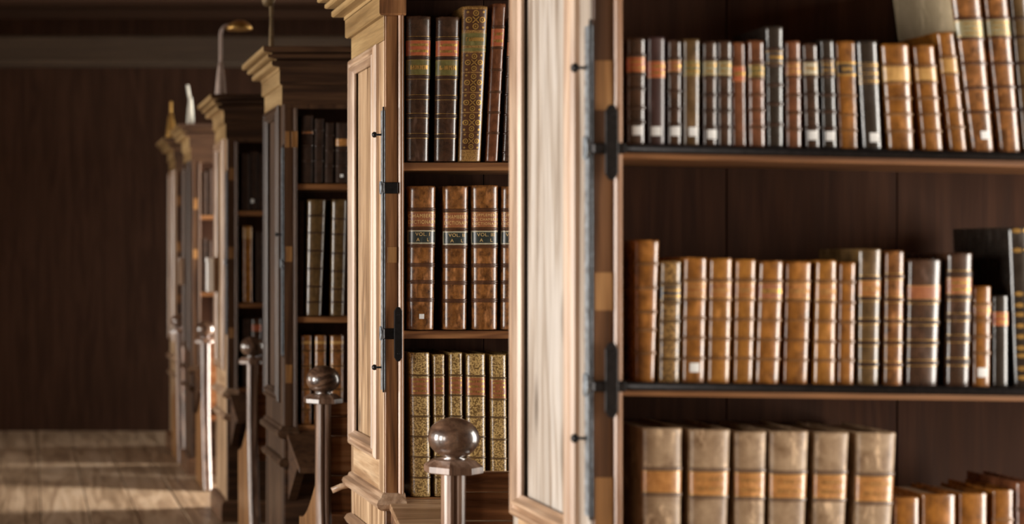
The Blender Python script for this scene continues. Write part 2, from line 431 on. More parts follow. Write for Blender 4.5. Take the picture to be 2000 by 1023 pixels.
def hasp(parent, Y, xl, zc, h, mat=M_IRON):
    """pointed iron plate on the stile"""
    w = .0118; y = Y - .006
    poly = [(xl - w, zc - h / 2 + .012), (xl - w * .35, zc - h / 2), (xl + w * .35, zc - h / 2), (xl + w, zc - h / 2 + .012),
            (xl + w, zc + h / 2 - .012), (xl + w * .35, zc + h / 2), (xl - w * .35, zc + h / 2), (xl - w, zc + h / 2 - .012)]
    o = prism('lock_plate', poly, 'y', y, Y + .001, mat, parent, .0015)
    for dz in (-.36, .36):
        lathe('nail_head', [(.0045, 0), (.004, .001), (.002, .002)], (xl, y, zc + dz * h), mat, o, 10)
    return o
def bookcase(i, label, opening_top, shelves, panel_z0=.80, open_front=False, patches=(), M_END=M_END, M_STILE=M_STILE, M_BEAD=M_BEAD, M_MLD=M_MLD, M_ENDH=M_ENDH, M_MLDH=M_MLDH):
    Y = CASE_Y[i]; Y1 = Y + CASE_D
    r = empty('bookcase', (XC + .03, Y + CASE_D / 2, 0), label, 'bookcase', 'row of bookcases along the aisle')
    # aisle end: stiles, rails and panel
    st_f, st_b = .07, .035
    t = .028
    box('end_stile', XC, XC + t, Y + .006, Y + st_f, .10, 2.045, M_END, r, .0015)
    box('end_stile', XC, XC + t, Y1 - st_b, Y1, .10, 2.045, M_END, r, .0015)
    box('end_rail', XC, XC + t, Y + st_f, Y1 - st_b, panel_z0 - .13, panel_z0 + .04, M_ENDH, r, .0015)
    box('end_rail', XC, XC + t, Y + st_f, Y1 - st_b, 2.01, 2.045, M_ENDH, r, .0015)
    box('end_panel', XC + .006, XC + t - .004, Y + st_f + .06, Y1 - st_b - .052, panel_z0 + .044, 1.997, M_END, r, .002)
    box('panel_backing', XC + t - .004, XC + t, Y + st_f, Y1 - st_b, panel_z0 + .04, 2.01, M_BACK, r)
    frame_moulding(r, Y + st_f - .004, Y1 - st_b + .012, panel_z0, 2.042, MPROF, M_MLD, M_MLDH)
    box('lower_panel', XC + .004, XC + t, Y + st_f, Y1 - st_b, .10, panel_z0 - .13, M_END, r)
    # ledges round the aisle end
    zl = .675
    prof = [(0, zl - .020), (.010, zl - .018), (.022, zl - .010), (.026, zl + .002), (.022, zl + .013), (.010, zl + .020), (.006, zl + .030), (0, zl + .034)]
    ledge('ledge_moulding', Y, Y1, XC + .062, prof, M_MLDH, r)
    zl = .555
    prof = [(0, zl - .018), (.012, zl - .014), (.020, zl), (.012, zl + .014), (0, zl + .02)]
    ledge('lower_moulding', Y, Y1, XC + .062, prof, M_MLDH, r)
    ledge('plinth', Y, Y1, XE, [(0, 0), (.03, 0), (.03, .09), (.022, .11), (0, .115)], M_BASE, r)
    # cornice
    front_x = XC + .062 if open_front else XE
    bx2 = [(-.02, 2.037), (.006, 2.037), (.006, 2.116), (-.02, 2.116)]
    if not open_front: cornice_sweep('frieze', bx2, Y, Y1, M_CORN, r, XE, XE, M_DFRONT)
    else: box('frieze', XC, XC + t, Y + .006, Y1, 2.046, 2.117, M_CORN, r, .001)
    bx1 = [(-.02, 2.117), (.012, 2.117), (.017, 2.122), (.017, 2.176), (-.02, 2.176)]
    cornice_sweep('architrave', bx1, Y, Y1, M_CORN, r, front_x, XE, M_STILE if open_front else M_DFRONT)
    cn = [(-.02, 2.177), (.020, 2.177), (.020, 2.188), (.050, 2.191), (.055, 2.196), (.055, 2.210), (.050, 2.213), (.034, 2.214), (.034, 2.220),
          (.068, 2.222), (.074, 2.226), (.074, 2.236), (.056, 2.238), (.056, 2.243), (.090, 2.245), (.095, 2.249), (.095, 2.266), (-.02, 2.266)]
    cornice_sweep('cornice', cn, Y, Y1, M_CORN, r, XC + .062 if open_front else XE, XE, M_STILE if open_front else M_DFRONT)  # front runs get darker wood, the shade on them put into colour
    box('top_board', XC, XE, Y + .02, Y1 - .02, 2.20, 2.262, M_BACK, r)
    # front: stile with bead, rail, shelves, back boards, base
    zt = 2.20 if open_front else opening_top
    box('stile', XC + .004, XC + .040, Y, Y + .05, .70, 2.117 if open_front else opening_top + .001, M_STILE, r, .0015)
    prism('stile_bead', [(XC + .040 + .020 * u, Y + .006 - .012 * math.sin(PI * u) ** .7) for u in [k / 8 for k in range(9)]] + [(XC + .06, Y + .04), (XC + .04, Y + .04)],
          'z', .70, 2.117 if open_front else opening_top + .001, M_BEAD, r)
    if not open_front:
        box('front_rail', XC + .004, XE, Y, Y + .03, opening_top, 2.038, M_STILE, r, .0015)
    box('inner_side', XC + .03, XC + .052, Y + .05, Y1 - .05, .70, 2.20, M_BACK, r)
    x = XC + .052; k = 0
    while x < XE:
        w = .30 + .05 * math.sin(i * 3 + k); x1 = min(x + w, XE)
        box('back_board', x + .0012, x1 - .0012, Y + .245, Y + .262, .70, 2.20, M_BACK, r, .001); x = x1; k += 1
    box('far_end', XE - .03, XE, Y, Y1, 0, 2.2, M_BACK, r)
    for (zl_, zr_) in shelves:
        tt = .024
        shear_box('shelf', XC + .052, XE - .03, Y + .012, Y + .244, zl_, zr_, tt, M_SHELF, r, .002)
    box('base_front', XC + .005, XE, Y, Y + .03, .10, .69, M_BASE if open_front else M_DFRONT, r, .002)
    # sloping reading desk
    og = org(r)
    d = .34; s = .33
    poly = [(Y + .004, .690), (Y + .004, .668), (Y - d, .668 - d * s), (Y - d, .690 - d * s)]
    prism('desk_board', poly, 'x', XC + .012, XE, M_DESK if open_front else M_DSTILE, r, .003)
    prism('desk_bracket', [(Y, .664), (Y, .40), (Y - .03, .42), (Y - .26, .664 - .262 * s)], 'x', XC + .02, XC + .055, M_BASE if open_front else M_DFRONT, r, .002)
    for (pz0, pz1, kind) in patches:
        if kind == 'wide': box('pale_wood_patch', XC + .006, XC + .040, Y - .0012, Y + .001, pz0, pz1, M_PATCH, r, .0004)
        elif kind == 'two':
            box('shelf_mark', XC + .008, XC + .026, Y - .0015, Y + .001, pz0, pz1, M_PATCH, r, .0004)
            box('shelf_mark', XC + .034, XC + .058, Y - .0085, Y + .001, pz0, pz1, M_PATCH, r, .0004)
        else:
            box('shelf_mark', XC + .010, XC + .038, Y - .0015, Y + .001, pz0, pz1, M_PATCH, r, .0004)
    return r

yA, yB, yC, yD, yE, yFc = CASE_Y
def zz(y, Y): return pz(y, Y)
def shelf_pair(xa, ya, xb, yb, Y):
    """shelf top at the two ends of a case from two picture points on its front edge"""
    s = (zz(yb, Y) - zz(ya, Y)) / (px(xb, Y) - px(xa, Y)); z0 = zz(ya, Y)
    f = lambda X: z0 + s * (X - px(xa, Y))
    return f(XC + .052), f(XE - .03)
SP = .025   # spine plane behind the case front
A = bookcase(0, 'nearest bookcase with pale end panel and iron chain rods', 2.02,
             [shelf_pair(1225, 285, 1990, 301, yA + SP), shelf_pair(1250, 747, 1960, 757, yA + SP), (.715, .715)], .85, True,
             [(zz(215, yA), zz(118, yA), 'wide'), (zz(606, yA), zz(532, yA), 'wide'), (zz(1060, yA), zz(932, yA), 'wide')], M_END=M_ENDA, M_STILE=M_STILEA)
B = bookcase(1, 'sharp bookcase behind the ball finial, folios on three shelves', 2.02,
             [(zz(317.5, yB + SP), ) * 2, (zz(645, yB + SP), ) * 2, (.6935, .6935)], .80, True, [(zz(513, yB), zz(482, yB), 'one')])
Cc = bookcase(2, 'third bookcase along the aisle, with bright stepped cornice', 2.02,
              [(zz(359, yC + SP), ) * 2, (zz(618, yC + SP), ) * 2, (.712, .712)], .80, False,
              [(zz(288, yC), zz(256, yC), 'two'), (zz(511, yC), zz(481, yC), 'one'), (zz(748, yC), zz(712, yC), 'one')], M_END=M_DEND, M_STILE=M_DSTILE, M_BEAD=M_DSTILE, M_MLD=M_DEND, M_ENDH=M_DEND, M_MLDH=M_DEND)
D = bookcase(3, 'fourth bookcase along the aisle, white box on its end', 2.02,
             [(zz(412, yD + SP), ) * 2, (zz(592, yD + SP), ) * 2, (.712, .712)], .80, False,
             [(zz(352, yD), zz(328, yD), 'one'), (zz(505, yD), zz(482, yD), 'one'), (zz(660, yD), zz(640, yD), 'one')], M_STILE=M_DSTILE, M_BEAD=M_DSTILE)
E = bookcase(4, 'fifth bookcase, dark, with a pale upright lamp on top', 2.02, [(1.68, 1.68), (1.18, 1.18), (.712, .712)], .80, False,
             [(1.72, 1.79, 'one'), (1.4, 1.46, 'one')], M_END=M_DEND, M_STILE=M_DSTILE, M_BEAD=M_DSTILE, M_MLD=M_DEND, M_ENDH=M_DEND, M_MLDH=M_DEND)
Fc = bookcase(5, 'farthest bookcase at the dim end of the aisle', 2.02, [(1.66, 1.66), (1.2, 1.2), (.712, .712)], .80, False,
              [(1.78, 1.85, 'one'), (1.45, 1.52, 'one'), (1.08, 1.14, 'one')], M_STILE=M_DSTILE, M_BEAD=M_DSTILE)

# iron work: corner strap, lock plates, rods
def corner_iron(r, Y, z0, z1, knobs, lugs):
    st = box('corner_strap', XC - .0045, XC + .002, Y - .002, Y + .026, z0, z1, M_IRONW, r, .0015)
    box('strap_edge', XC - .0046, XC + .0008, Y - .0026, Y + .002, z0 - .006, z1 + .01, M_IRON, r, .001)
    for z in knobs:
        k = lathe('strap_pin', [(.003, 0), (.003, .014), (.008, .016), (.009, .022), (.005, .027)], (0, 0, 0), M_IRON, r, 14)
        k.location = Vector((XC - .004, Y + .02, z)) - org(r)
        k.data.transform(__import__('mathutils').Matrix.Translation(org(r)))
        k.rotation_euler = (0, -PI / 2, 0)
    for z, h in lugs:
        bm = [(-.010, -h * .5), (-.004, -h * .62), (.008, -h * .5), (.014, -h * .2), (.014, h * .2), (.008, h * .5), (-.004, h * .62), (-.010, h * .5)]
        prism('strap_lug', [(Y + .010 - u, z + v) for u, v in bm], 'x', XC - .010, XC + .002, M_IRONW, r, .0015)
corner_iron(B, yB, zz(762, yB), zz(215, yB), [zz(262, yB), zz(718, yB)], [(zz(366, yB), .032), (zz(651, yB), .034)])
box('hasp_bar', XC - .002, XC + .040, yB - .007, yB + .002, zz(378, yB), zz(356, yB), M_IRON, B, .002)
box('hasp_bar', XC - .002, XC + .038, yB - .008, yB + .002, zz(662, yB), zz(641, yB), M_IRON, B, .002)
hasp(B, yB - .012, px(775.5, yB), zz(652, yB), .160)
corner_iron(A, yA, zz(1010, yA), zz(48, yA), [zz(130, yA), zz(858, yA)], [(zz(288, yA), .036), (zz(752, yA), .036)])
for yy, y2 in ((289, 291), (752, 753)):
    box('hasp_bar', XC - .002, XC + .06, yA - .016, yA + .002, zz(yy + 12, yA), zz(yy - 9, yA), M_IRON, A, .003)
    hasp(A, yA - .012, px(1189, yA), zz(yy - 10 if yy < 400 else yy - 11, yA), .140)
    # rod along the shelf front
    zl = zz(yy + 1, yA); sl = -.020 if yy < 400 else -.0135
    tube('chain_rod', [(XC + .05, yA - .006, zl), (XC + 1.0, yA - .006, zl + sl * .95), (XE - .05, yA - .006, zl + sl * 2.4)], .0085, M_IRON, A, 10)
corner_iron(Cc, yC, 1.0, 1.86, [1.5], [(1.38, .03)])
corner_iron(D, yD, 1.0, 1.86, [], [(1.38, .03)])
# wooden peg at the back of B's ledge
tube('ledge_peg', [(XC + .01, yB + CASE_D - .01, .668), (XC - .03, yB + CASE_D + .0, .660), (XC - .062, yB + CASE_D + .005, .645)], .010, M_MLDH, B, 12)

# ------------------------------------------------------------------ books
TEXT = {}
def text_mesh(s):
    if s in TEXT: return TEXT[s]
    cu = bpy.data.curves.new('lettering', 'FONT'); cu.body = s; cu.align_x = 'CENTER'; cu.align_y = 'CENTER'; cu.size = 1.0; cu.space_character = 1.15
    ob = bpy.data.objects.new('lettering', cu); C.objects.link(ob)
    dg = bpy.context.evaluated_depsgraph_get(); me = ob.evaluated_get(dg).to_mesh()
    vs = [tuple(v.co) for v in me.vertices]; fs = [tuple(p.vertices) for p in me.polygons]
    ob.evaluated_get(dg).to_mesh_clear(); bpy.data.objects.remove(ob); bpy.data.curves.remove(cu)
    TEXT[s] = (vs, fs); return TEXT[s]
def strokes(n, seed):
    """a row of worn, unreadable gilt letter strokes, width 1, height 1, centred"""
    r = random.Random(seed); vs = []; fs = []
    def q(x0, y0, x1, y1, w):
        d = Vector((x1 - x0, y1 - y0)); p = Vector((-d.y, d.x)).normalized() * w / 2; b = len(vs)
        for x, y in ((x0 - p.x, y0 - p.y), (x1 - p.x, y1 - p.y), (x1 + p.x, y1 + p.y), (x0 + p.x, y0 + p.y)): vs.append((x, y, 0))
        fs.append((b, b + 1, b + 2, b + 3))
    for k in range(n):
        x = -.5 + (k + .5) / n; w = .55 / n; t = .16 / n * 2
        q(x - w / 2, -.45, x - w / 2, .45, t)
        if r.random() < .7: q(x + w / 2, -.45, x + w / 2, .45, t)
        if r.random() < .8: q(x - w / 2, r.choice([-.4, 0, .4]), x + w / 2, r.choice([-.4, 0, .4]), .16)
    return vs, fs
class Book:
    def __init__(s, root, hw0, hw1, lean, h, phi):
        s.root, s.hw0, s.hw1, s.lean, s.h = root, hw0, hw1, lean, h
        s.bulge = .92 * (1 - math.cos(phi)) / math.sin(phi)
    def pt(s, u, t, off=0.0):
        # flat-backed spine with rounded shoulders (superellipse)
        hw = s.hw0 + (s.hw1 - s.hw0) * t; b = s.bulge * hw; e = .88
        a = u * PI / 2; sa, ca = math.sin(a), max(0.0, math.cos(a))
        x = hw * math.copysign(abs(sa) ** e, sa); y = -b * ca ** e
        if off:
            n = 2 / e
            nx = math.copysign((abs(x) / hw) ** (n - 1), x) / hw; ny = -((-y / b) ** (n - 1)) / b
            l = math.hypot(nx, ny) or 1
            x += off * nx / l; y += off * ny / l
        return (s.lean * t + x, y, t * s.h)
    def u_of(s, x, hw):
        q = max(-.98, min(.98, x / hw))
        return math.copysign(math.asin(abs(q) ** (1 / .88)), q) / (PI / 2)
    def grid(s, name, u0, u1, ts, off, mat, parent=None, nu=14):
        vs = []; fs = []
        for t, o in zip(ts, off):
            for k in range(nu + 1): vs.append(s.pt(u0 + (u1 - u0) * k / nu, t, o))
        for i in range(len(ts) - 1):
            for k in range(nu): fs.append((i * (nu + 1) + k, i * (nu + 1) + k + 1, (i + 1) * (nu + 1) + k + 1, (i + 1) * (nu + 1) + k))
        return mesh_obj(name, vs, fs, mat, parent or s.root, True)
    def flat(s, name, vs, fs, cu, ct, sx, sy, off, mat, parent=None):
        """bend flat artwork (x right, y up) onto the spine; sx, sy in metres per unit"""
        out = []
        for v in vs:
            t = ct + v[1] * sy / s.h; hw = s.hw0 + (s.hw1 - s.hw0) * t
            out.append(s.pt(s.u_of(cu * hw + v[0] * sx, hw), t, off))
        return mesh_obj(name, out, fs, mat, parent or s.root)
    def board(s, sd, d, mat):
        vs = []
        for t in (0, 1):
            hw = s.hw0 + (s.hw1 - s.hw0) * t; xo = s.lean * t + sd * hw * .995; xi = xo - sd * .0032
            for x in (xo, xi):
                for y in (-.0005, d): vs.append((x, y, t * s.h))
        bm = bmesh.new(); bv = [bm.verts.new(v) for v in vs]
        for f in ((0, 1, 3, 2), (4, 6, 7, 5), (0, 4, 5, 1), (2, 3, 7, 6), (0, 2, 6, 4), (1, 5, 7, 3)): bm.faces.new([bv[i] for i in f])
        tag(bm_obj('board', bm, mat, s.root), 'pale parchment side board')
    def cover(s, d, mat, r, board=None):
        vs = []; fs = []; nu = 16
        ts = [0, .006, .03, .25, .5, .75, .97, .992, 1.0]; ins = [-.0012, 0, 0, 0, 0, 0, 0, .0003, -.0015]
        jit = [r.uniform(-.0022, .0012) for _ in range(nu + 1)]
        for t, o in zip(ts, ins):
            for k in range(nu + 1):
                p = s.pt(-1 + 2 * k / nu, t, o)
                dz = jit[k] * .5 if t > .98 else 0
                vs.append((p[0], p[1], p[2] + dz))
        n1 = nu + 1
        for i in range(len(ts) - 1):
            for k in range(nu): fs.append((i * n1 + k, i * n1 + k + 1, (i + 1) * n1 + k + 1, (i + 1) * n1 + k))
        sm = [True] * len(fs)
        fs.append(tuple(range(n1))[::-1]); fs.append(tuple((len(ts) - 1) * n1 + k for k in range(n1))); sm += [False] * 2
        for sd in (-1, 1):
            if board: s.board(sd, d, board); continue
            b = len(vs); th = .0032
            for t in (0, 1):
                hw = s.hw0 + (s.hw1 - s.hw0) * t; xo = s.lean * t + sd * hw * .995; xi = xo - sd * th
                for x in (xo, xi):
                    for y in (-.0005, d): vs.append((x, y, t * s.h))
            for f in ((0, 1, 3, 2), (4, 6, 7, 5), (0, 4, 5, 1), (2, 3, 7, 6), (0, 2, 6, 4), (1, 5, 7, 3)):
                fs.append(tuple(b + i for i in f)); sm.append(False)
        bm = bmesh.new(); bv = [bm.verts.new(v) for v in vs]
        for f, q in zip(fs, sm):
            bm.faces.new([bv[i] for i in f]).smooth = q
        o = bm_obj('cover', bm, mat, s.root)
        # page block
        pv = []
        for t in (.012, 1 - .006 / s.h):
            hw = s.hw0 + (s.hw1 - s.hw0) * t - .0034
            for x in (-hw, hw):
                for y in (.0005, d - .006): pv.append((s.lean * t + x, y, t * s.h))
        mesh_obj('page_block', pv, [(0, 1, 3, 2), (4, 6, 7, 5), (0, 4, 5, 1), (2, 3, 7, 6), (0, 2, 6, 4), (1, 5, 7, 3)], M_PAGES, s.root)
        return o
seed_ = [0]
def make_book(Y, xb0, xb1, xt0, xt1, yt, yb, mat, label, group, bands=(), labs=(), sticker=None, gilt=False, phi=64, depth=None, band_kind=None,
              band_h=.0035, double=False, orn=None, dots=None, board=None):
    """book placed from its outline on the shelf front Y (frame pixels), spine towards the alley"""
    seed_[0] += 1; r = random.Random(seed_[0] * 13)
    k = Y / F
    zb = zz(yb, Y) + .0012; h = (yb - yt) * k
    xc0 = px((xb0 + xb1) / 2, Y); xc1 = px((xt0 + xt1) / 2, Y)
    root = empty('leather_book', (xc0, Y, zb), label, 'book', group)
    bk = Book(root, (xb1 - xb0) * k / 2, (xt1 - xt0) * k / 2, xc1 - xc0, h, math.radians(phi))
    d = depth or min(.205, max(.09, h * .62))
    bk.cover(d, LEA[mat], r, LEA[board] if board else None)
    T = lambda y: (yb - y) / (yb - yt)
    bkind = band_kind or {'dull': 'dark', 'dark': 'dark', 'darkwine': 'dark', 'black': 'dark', 'brown': 'brown', 'redbrown': 'brown', 'tan': 'tan', 'tan2': 'tan', 'olive': 'dark',
                          'speck': 'speck', 'speckd': 'speck', 'ornate': 'speck', 'vellum': 'vellum', 'parch': 'vellum'}[mat]
    for y in bands:
        t = T(y); hb = band_h / h
        if double:
            ts = [t - hb, t - hb * .75, t - hb * .35, t - hb * .12, t + hb * .12, t + hb * .35, t + hb * .75, t + hb]
            of = [0, .0022, .0022, .0004, .0004, .0022, .0022, 0]
        else:
            ts = [t - hb, t - hb * .6, t, t + hb * .6, t + hb]; of = [0, .0018, .0026, .0018, 0]
        bk.grid('raised_band', -.92, .92, ts, of, BANDM[bkind])
    if gilt:
        for y in bands:
            for s_ in (-1, 1):
                t = T(y) + s_ * (band_h + .002) / h
                bk.grid('gilt_line', -.97, .97, [t - .0005 / h, t + .0005 / h], [.0005, .0005], M_GILT, None, 10)
    for L in labs:
        y0, y1, m = L[0], L[1], L[2]; t0, t1 = T(y1), T(y0)
        lb = bk.grid('title_label', -.93, .93, [t0, (t0 + t1) / 2, t1], [.0007] * 3, LAB[m])
        lines = L[3] if len(L) > 3 else None
        fr = L[4] if len(L) > 4 else None
        hl = (t1 - t0) * h
        if fr:   # gilt frame round the label
            e = .004 / h
            for a, b in ((t0, t0 + e), (t1 - e, t1)): bk.grid('gilt_frame', -.93, .93, [a, b], [.0011] * 2, LAB['cream'] if fr == 2 else M_GILT, lb)
            for a, b in ((-.93, -.80), (.80, .93)): bk.grid('gilt_frame', a, b, [t0 + e, t1 - e], [.0011] * 2, LAB['cream'] if fr == 2 else M_GILT, lb, 3)
        else:
            for t in (t0 + .0012 / h, t1 - .0012 / h): bk.grid('gilt_line', -.92, .92, [t - .0004 / h, t + .0004 / h], [.001] * 2, M_GILT, lb, 10)
        if lines:
            n = len(lines); wl = bk.hw0 * 2 * (1.0 if not fr else .8)
            for i, s_ in enumerate(lines):
                ct = t1 - (t1 - t0) * (i + .75) / (n + .5)
                ch = hl / (n + .6) * .72
                if isinstance(s_, int):
                    vs, fs = strokes(s_, seed_[0] * 31 + i); bk.flat('lettering', vs, fs, 0, ct, wl * .8, ch * .7, .0013, M_GILTD if m in ('orange', 'tan', 'gold') else M_GILT, lb)
                else:
                    vs, fs = text_mesh(s_); ww = max(v[0] for v in vs) - min(v[0] for v in vs)
                    sx = min(ch * 1.25, wl * 1.0 / ww); bk.flat('lettering', vs, fs, 0, ct, sx, min(ch * 1.25, sx * 1.6), .0013, M_LETTER, lb)
    if sticker:
        sx_, sy_, sz = sticker; t = T(sy_); xl = px(sx_, Y) - (xc0 + bk.lean * t); hw = bk.hw0
        s2 = sz * k / 2; u0, u1 = bk.u_of(xl - s2, hw), bk.u_of(xl + s2, hw)
        tag(bk.grid('shelf_label', u0, u1, [t - s2 / h, t + s2 / h], [.0012] * 2, M_WHITE, None, 6), 'small white paper shelf label')
    if orn:
        for (yc, s_) in orn:
            vs = []; fs = []
            def ring(cx, cy, r0, r1, n=12):
                b = len(vs)
                for q in range(n):
                    a = 2 * PI * q / n
                    vs.append((cx + r0 * math.cos(a), cy + r0 * math.sin(a), 0)); vs.append((cx + r1 * math.cos(a), cy + r1 * math.sin(a), 0))
                for q in range(n):
                    c = (q + 1) % n; fs.append((b + 2 * q, b + 2 * q + 1, b + 2 * c + 1, b + 2 * c))
            for cx, cy in ((0, .36), (0, -.36), (.36, 0), (-.36, 0)): ring(cx, cy, .10, .17); ring(cx, cy, .0, .05, 8)
            for cx, cy in ((.42, .42), (-.42, .42), (.42, -.42), (-.42, -.42)): ring(cx, cy, 0, .07, 8)
            for a in range(4):
                ca, sa = math.cos(a * PI / 2 + PI / 4), math.sin(a * PI / 2 + PI / 4); b = len(vs)
                for u_, w_ in ((.02, -.03), (.24, -.03), (.24, .03), (.02, .03)): vs.append((ca * u_ - sa * w_, sa * u_ + ca * w_, 0))
                fs.append((b, b + 1, b + 2, b + 3))
            dk = bk.grid('tooled_field', -.62, .62, [T(yc) - .56 * s_ * k / h, T(yc) + .56 * s_ * k / h], [.0006] * 2, BANDM['brown'])
            bk.flat('gilt_ornament', vs, fs, 0, T(yc), s_ * k, s_ * k, .0012, M_GILT, dk)
    if dots:
        for yc in dots:
            vs, fs = [], []
            for cx in (-.3, .3):
                b = len(vs); n = 10
                for q in range(n): vs.append((cx + .24 * math.cos(2 * PI * q / n), .36 * math.sin(2 * PI * q / n), 0))
                fs.append(tuple(range(b, b + n)))
            bk.flat('gilt_ornament', vs, fs, 0, T(yc), bk.hw0 * 1.5, 13 * k, .0012, M_GILT)
    return root
ORD = ['first', 'second', 'third', 'fourth', 'fifth', 'sixth', 'seventh', 'eighth', 'ninth', 'tenth', 'eleventh', 'twelfth', 'thirteenth', 'fourteenth',
       'fifteenth', 'sixteenth', 'seventeenth', 'eighteenth', 'nineteenth', 'twentieth', 'twenty-first']
def row(Y, rows, place, group, bot):
    for i, (xb0, xb1, xt0, xt1, yt, mat, desc, kw) in enumerate(rows):
        yb = bot((xb0 + xb1) / 2)
        make_book(Y, xb0, xb1, xt0, xt1, yt, yb, mat, '%s, %s from left, %s' % (desc, ORD[i], place), group, **kw)

# --- middle (sharp) bookcase
YB = yB + SP
b1 = lambda o=0: [78 + o, 114.5 + o, 152 + o, 191.6 + o, 227.6 + o, 266.7 + o]
row(YB, [
    (793, 836, 792, 841, 33, 'dark', 'dark brown folio, red and green labels', dict(bands=b1(), double=True, band_h=.005, labs=[(81, 111, 'red', [7, 6]), (118.5, 148.6, 'green', [4])], gilt=True)),
    (848, 889.5, 851.5, 897, 34.5, 'dark', 'dark brown folio, orange-red and olive labels', dict(bands=b1(.7), double=True, band_h=.005, labs=[(81, 112, 'red', [7, 6]), (119, 150, 'green', [4])], gilt=True)),
    (894, 937.5, 902, 952, 13.7, 'ornate', 'gilt tooled tan folio leaning right', dict(labs=[(66, 92, 'green', [6]), (95, 103, 'green')], orn=[(41, 36), (124, 33), (163, 33), (202, 33), (241, 33), (277, 30)], phi=56)),
    (948.5, 971.5, 962, 987.5, 8, 'redbrown', 'slim reddish brown book, red label', dict(bands=[54, 95, 138, 181, 221, 261], double=True, band_h=.004, labs=[(58, 92, 'red', [4, 4])])),
    (981, 1006, 993, 1018, 35, 'dark', 'brown book half hidden, tan label', dict(bands=[80, 113, 150, 186, 225, 262, 299], labs=[(84, 110, 'brick', [4, 4])])),
], 'top shelf, sharp bookcase', 'folios on the top shelf of the sharp bookcase', lambda x: 316.5)
b2 = [410.5, 447, 480.5, 518, 551, 586]
def cham(v, o=0, third=False):
    t = ["SUPPLEMENT", "TO CHAMBERS", "DICTIONARY"] if third else ["CHAMBERS'S", "DICTIONARY"]
    return [(414 + o, 443.5 + o, 'brick', t), (450.5 + o, 477 + o, 'dkgreen', [v, 'A    L'], 2)]
row(YB, [
    (794, 846, 797, 850, 364.4, 'brown', 'brown calf folio with white shelf label', dict(bands=b2, double=True, band_h=.006, labs=cham('VOL. I'), sticker=(820, 618, 9.5))),
    (865, 910, 865, 914, 364.4, 'brown', 'mottled brown folio, green volume label', dict(bands=[y + 2 for y in b2], double=True, band_h=.006, labs=cham('VOL. II', 2))),
    (921, 970, 919, 972, 363, 'brown', 'brown folio with torn headcap', dict(bands=[y + 1 for y in b2], double=True, band_h=.006, labs=cham('VOL. III', 1, True))),
    (977, 1024, 978.5, 1027, 364.4, 'brown', 'brown folio cut by pale end', dict(bands=[y + 1 for y in b2], double=True, band_h=.006, labs=cham('VOL. IV', 1, True))),
], 'middle shelf, sharp bookcase', 'brown folios on the middle shelf of the sharp bookcase', lambda x: 644)
b3 = [733, 772, 813, 852, 892, 932]
row(YB, [
    (803, 840, 798, 838, 688.7, 'speck', 'wide gilt speckled folio', dict(bands=b3, labs=[(738, 770, 'brick', [8, 6, 4])], band_h=.003)),
    (849, 868, 845, 867.5, 692.6, 'speck', 'narrow gilt speckled folio', dict(bands=b3, labs=[(738, 770, 'brick', [4, 4, 3])], band_h=.003)),
    (879, 904.5, 877, 902, 688.7, 'speck', 'speckled folio behind the finial', dict(bands=b3, labs=[(736, 769, 'brick', [5, 5, 4])], band_h=.003)),
    (911, 948, 910, 946.5, 691, 'speck', 'broad speckled folio behind finial', dict(bands=[y + 1 for y in b3], labs=[(737, 772, 'brick', [7, 6, 6])], band_h=.003)),
    (959, 990, 956, 987.5, 692.6, 'speck', 'speckled folio with low label', dict(bands=[738, 780, 815, 858, 895, 935], labs=[(742, 778, 'brick', [3, 2, 2, 3])], band_h=.003)),
    (997, 1022, 995, 1020, 692.6, 'speck', 'speckled folio cut by pale end', dict(bands=b3, labs=[(738, 770, 'brick', [4, 3])], band_h=.003)),
], 'bottom shelf, sharp bookcase', 'gilt speckled folios on the bottom shelf of the sharp bookcase', lambda x: 969.5)

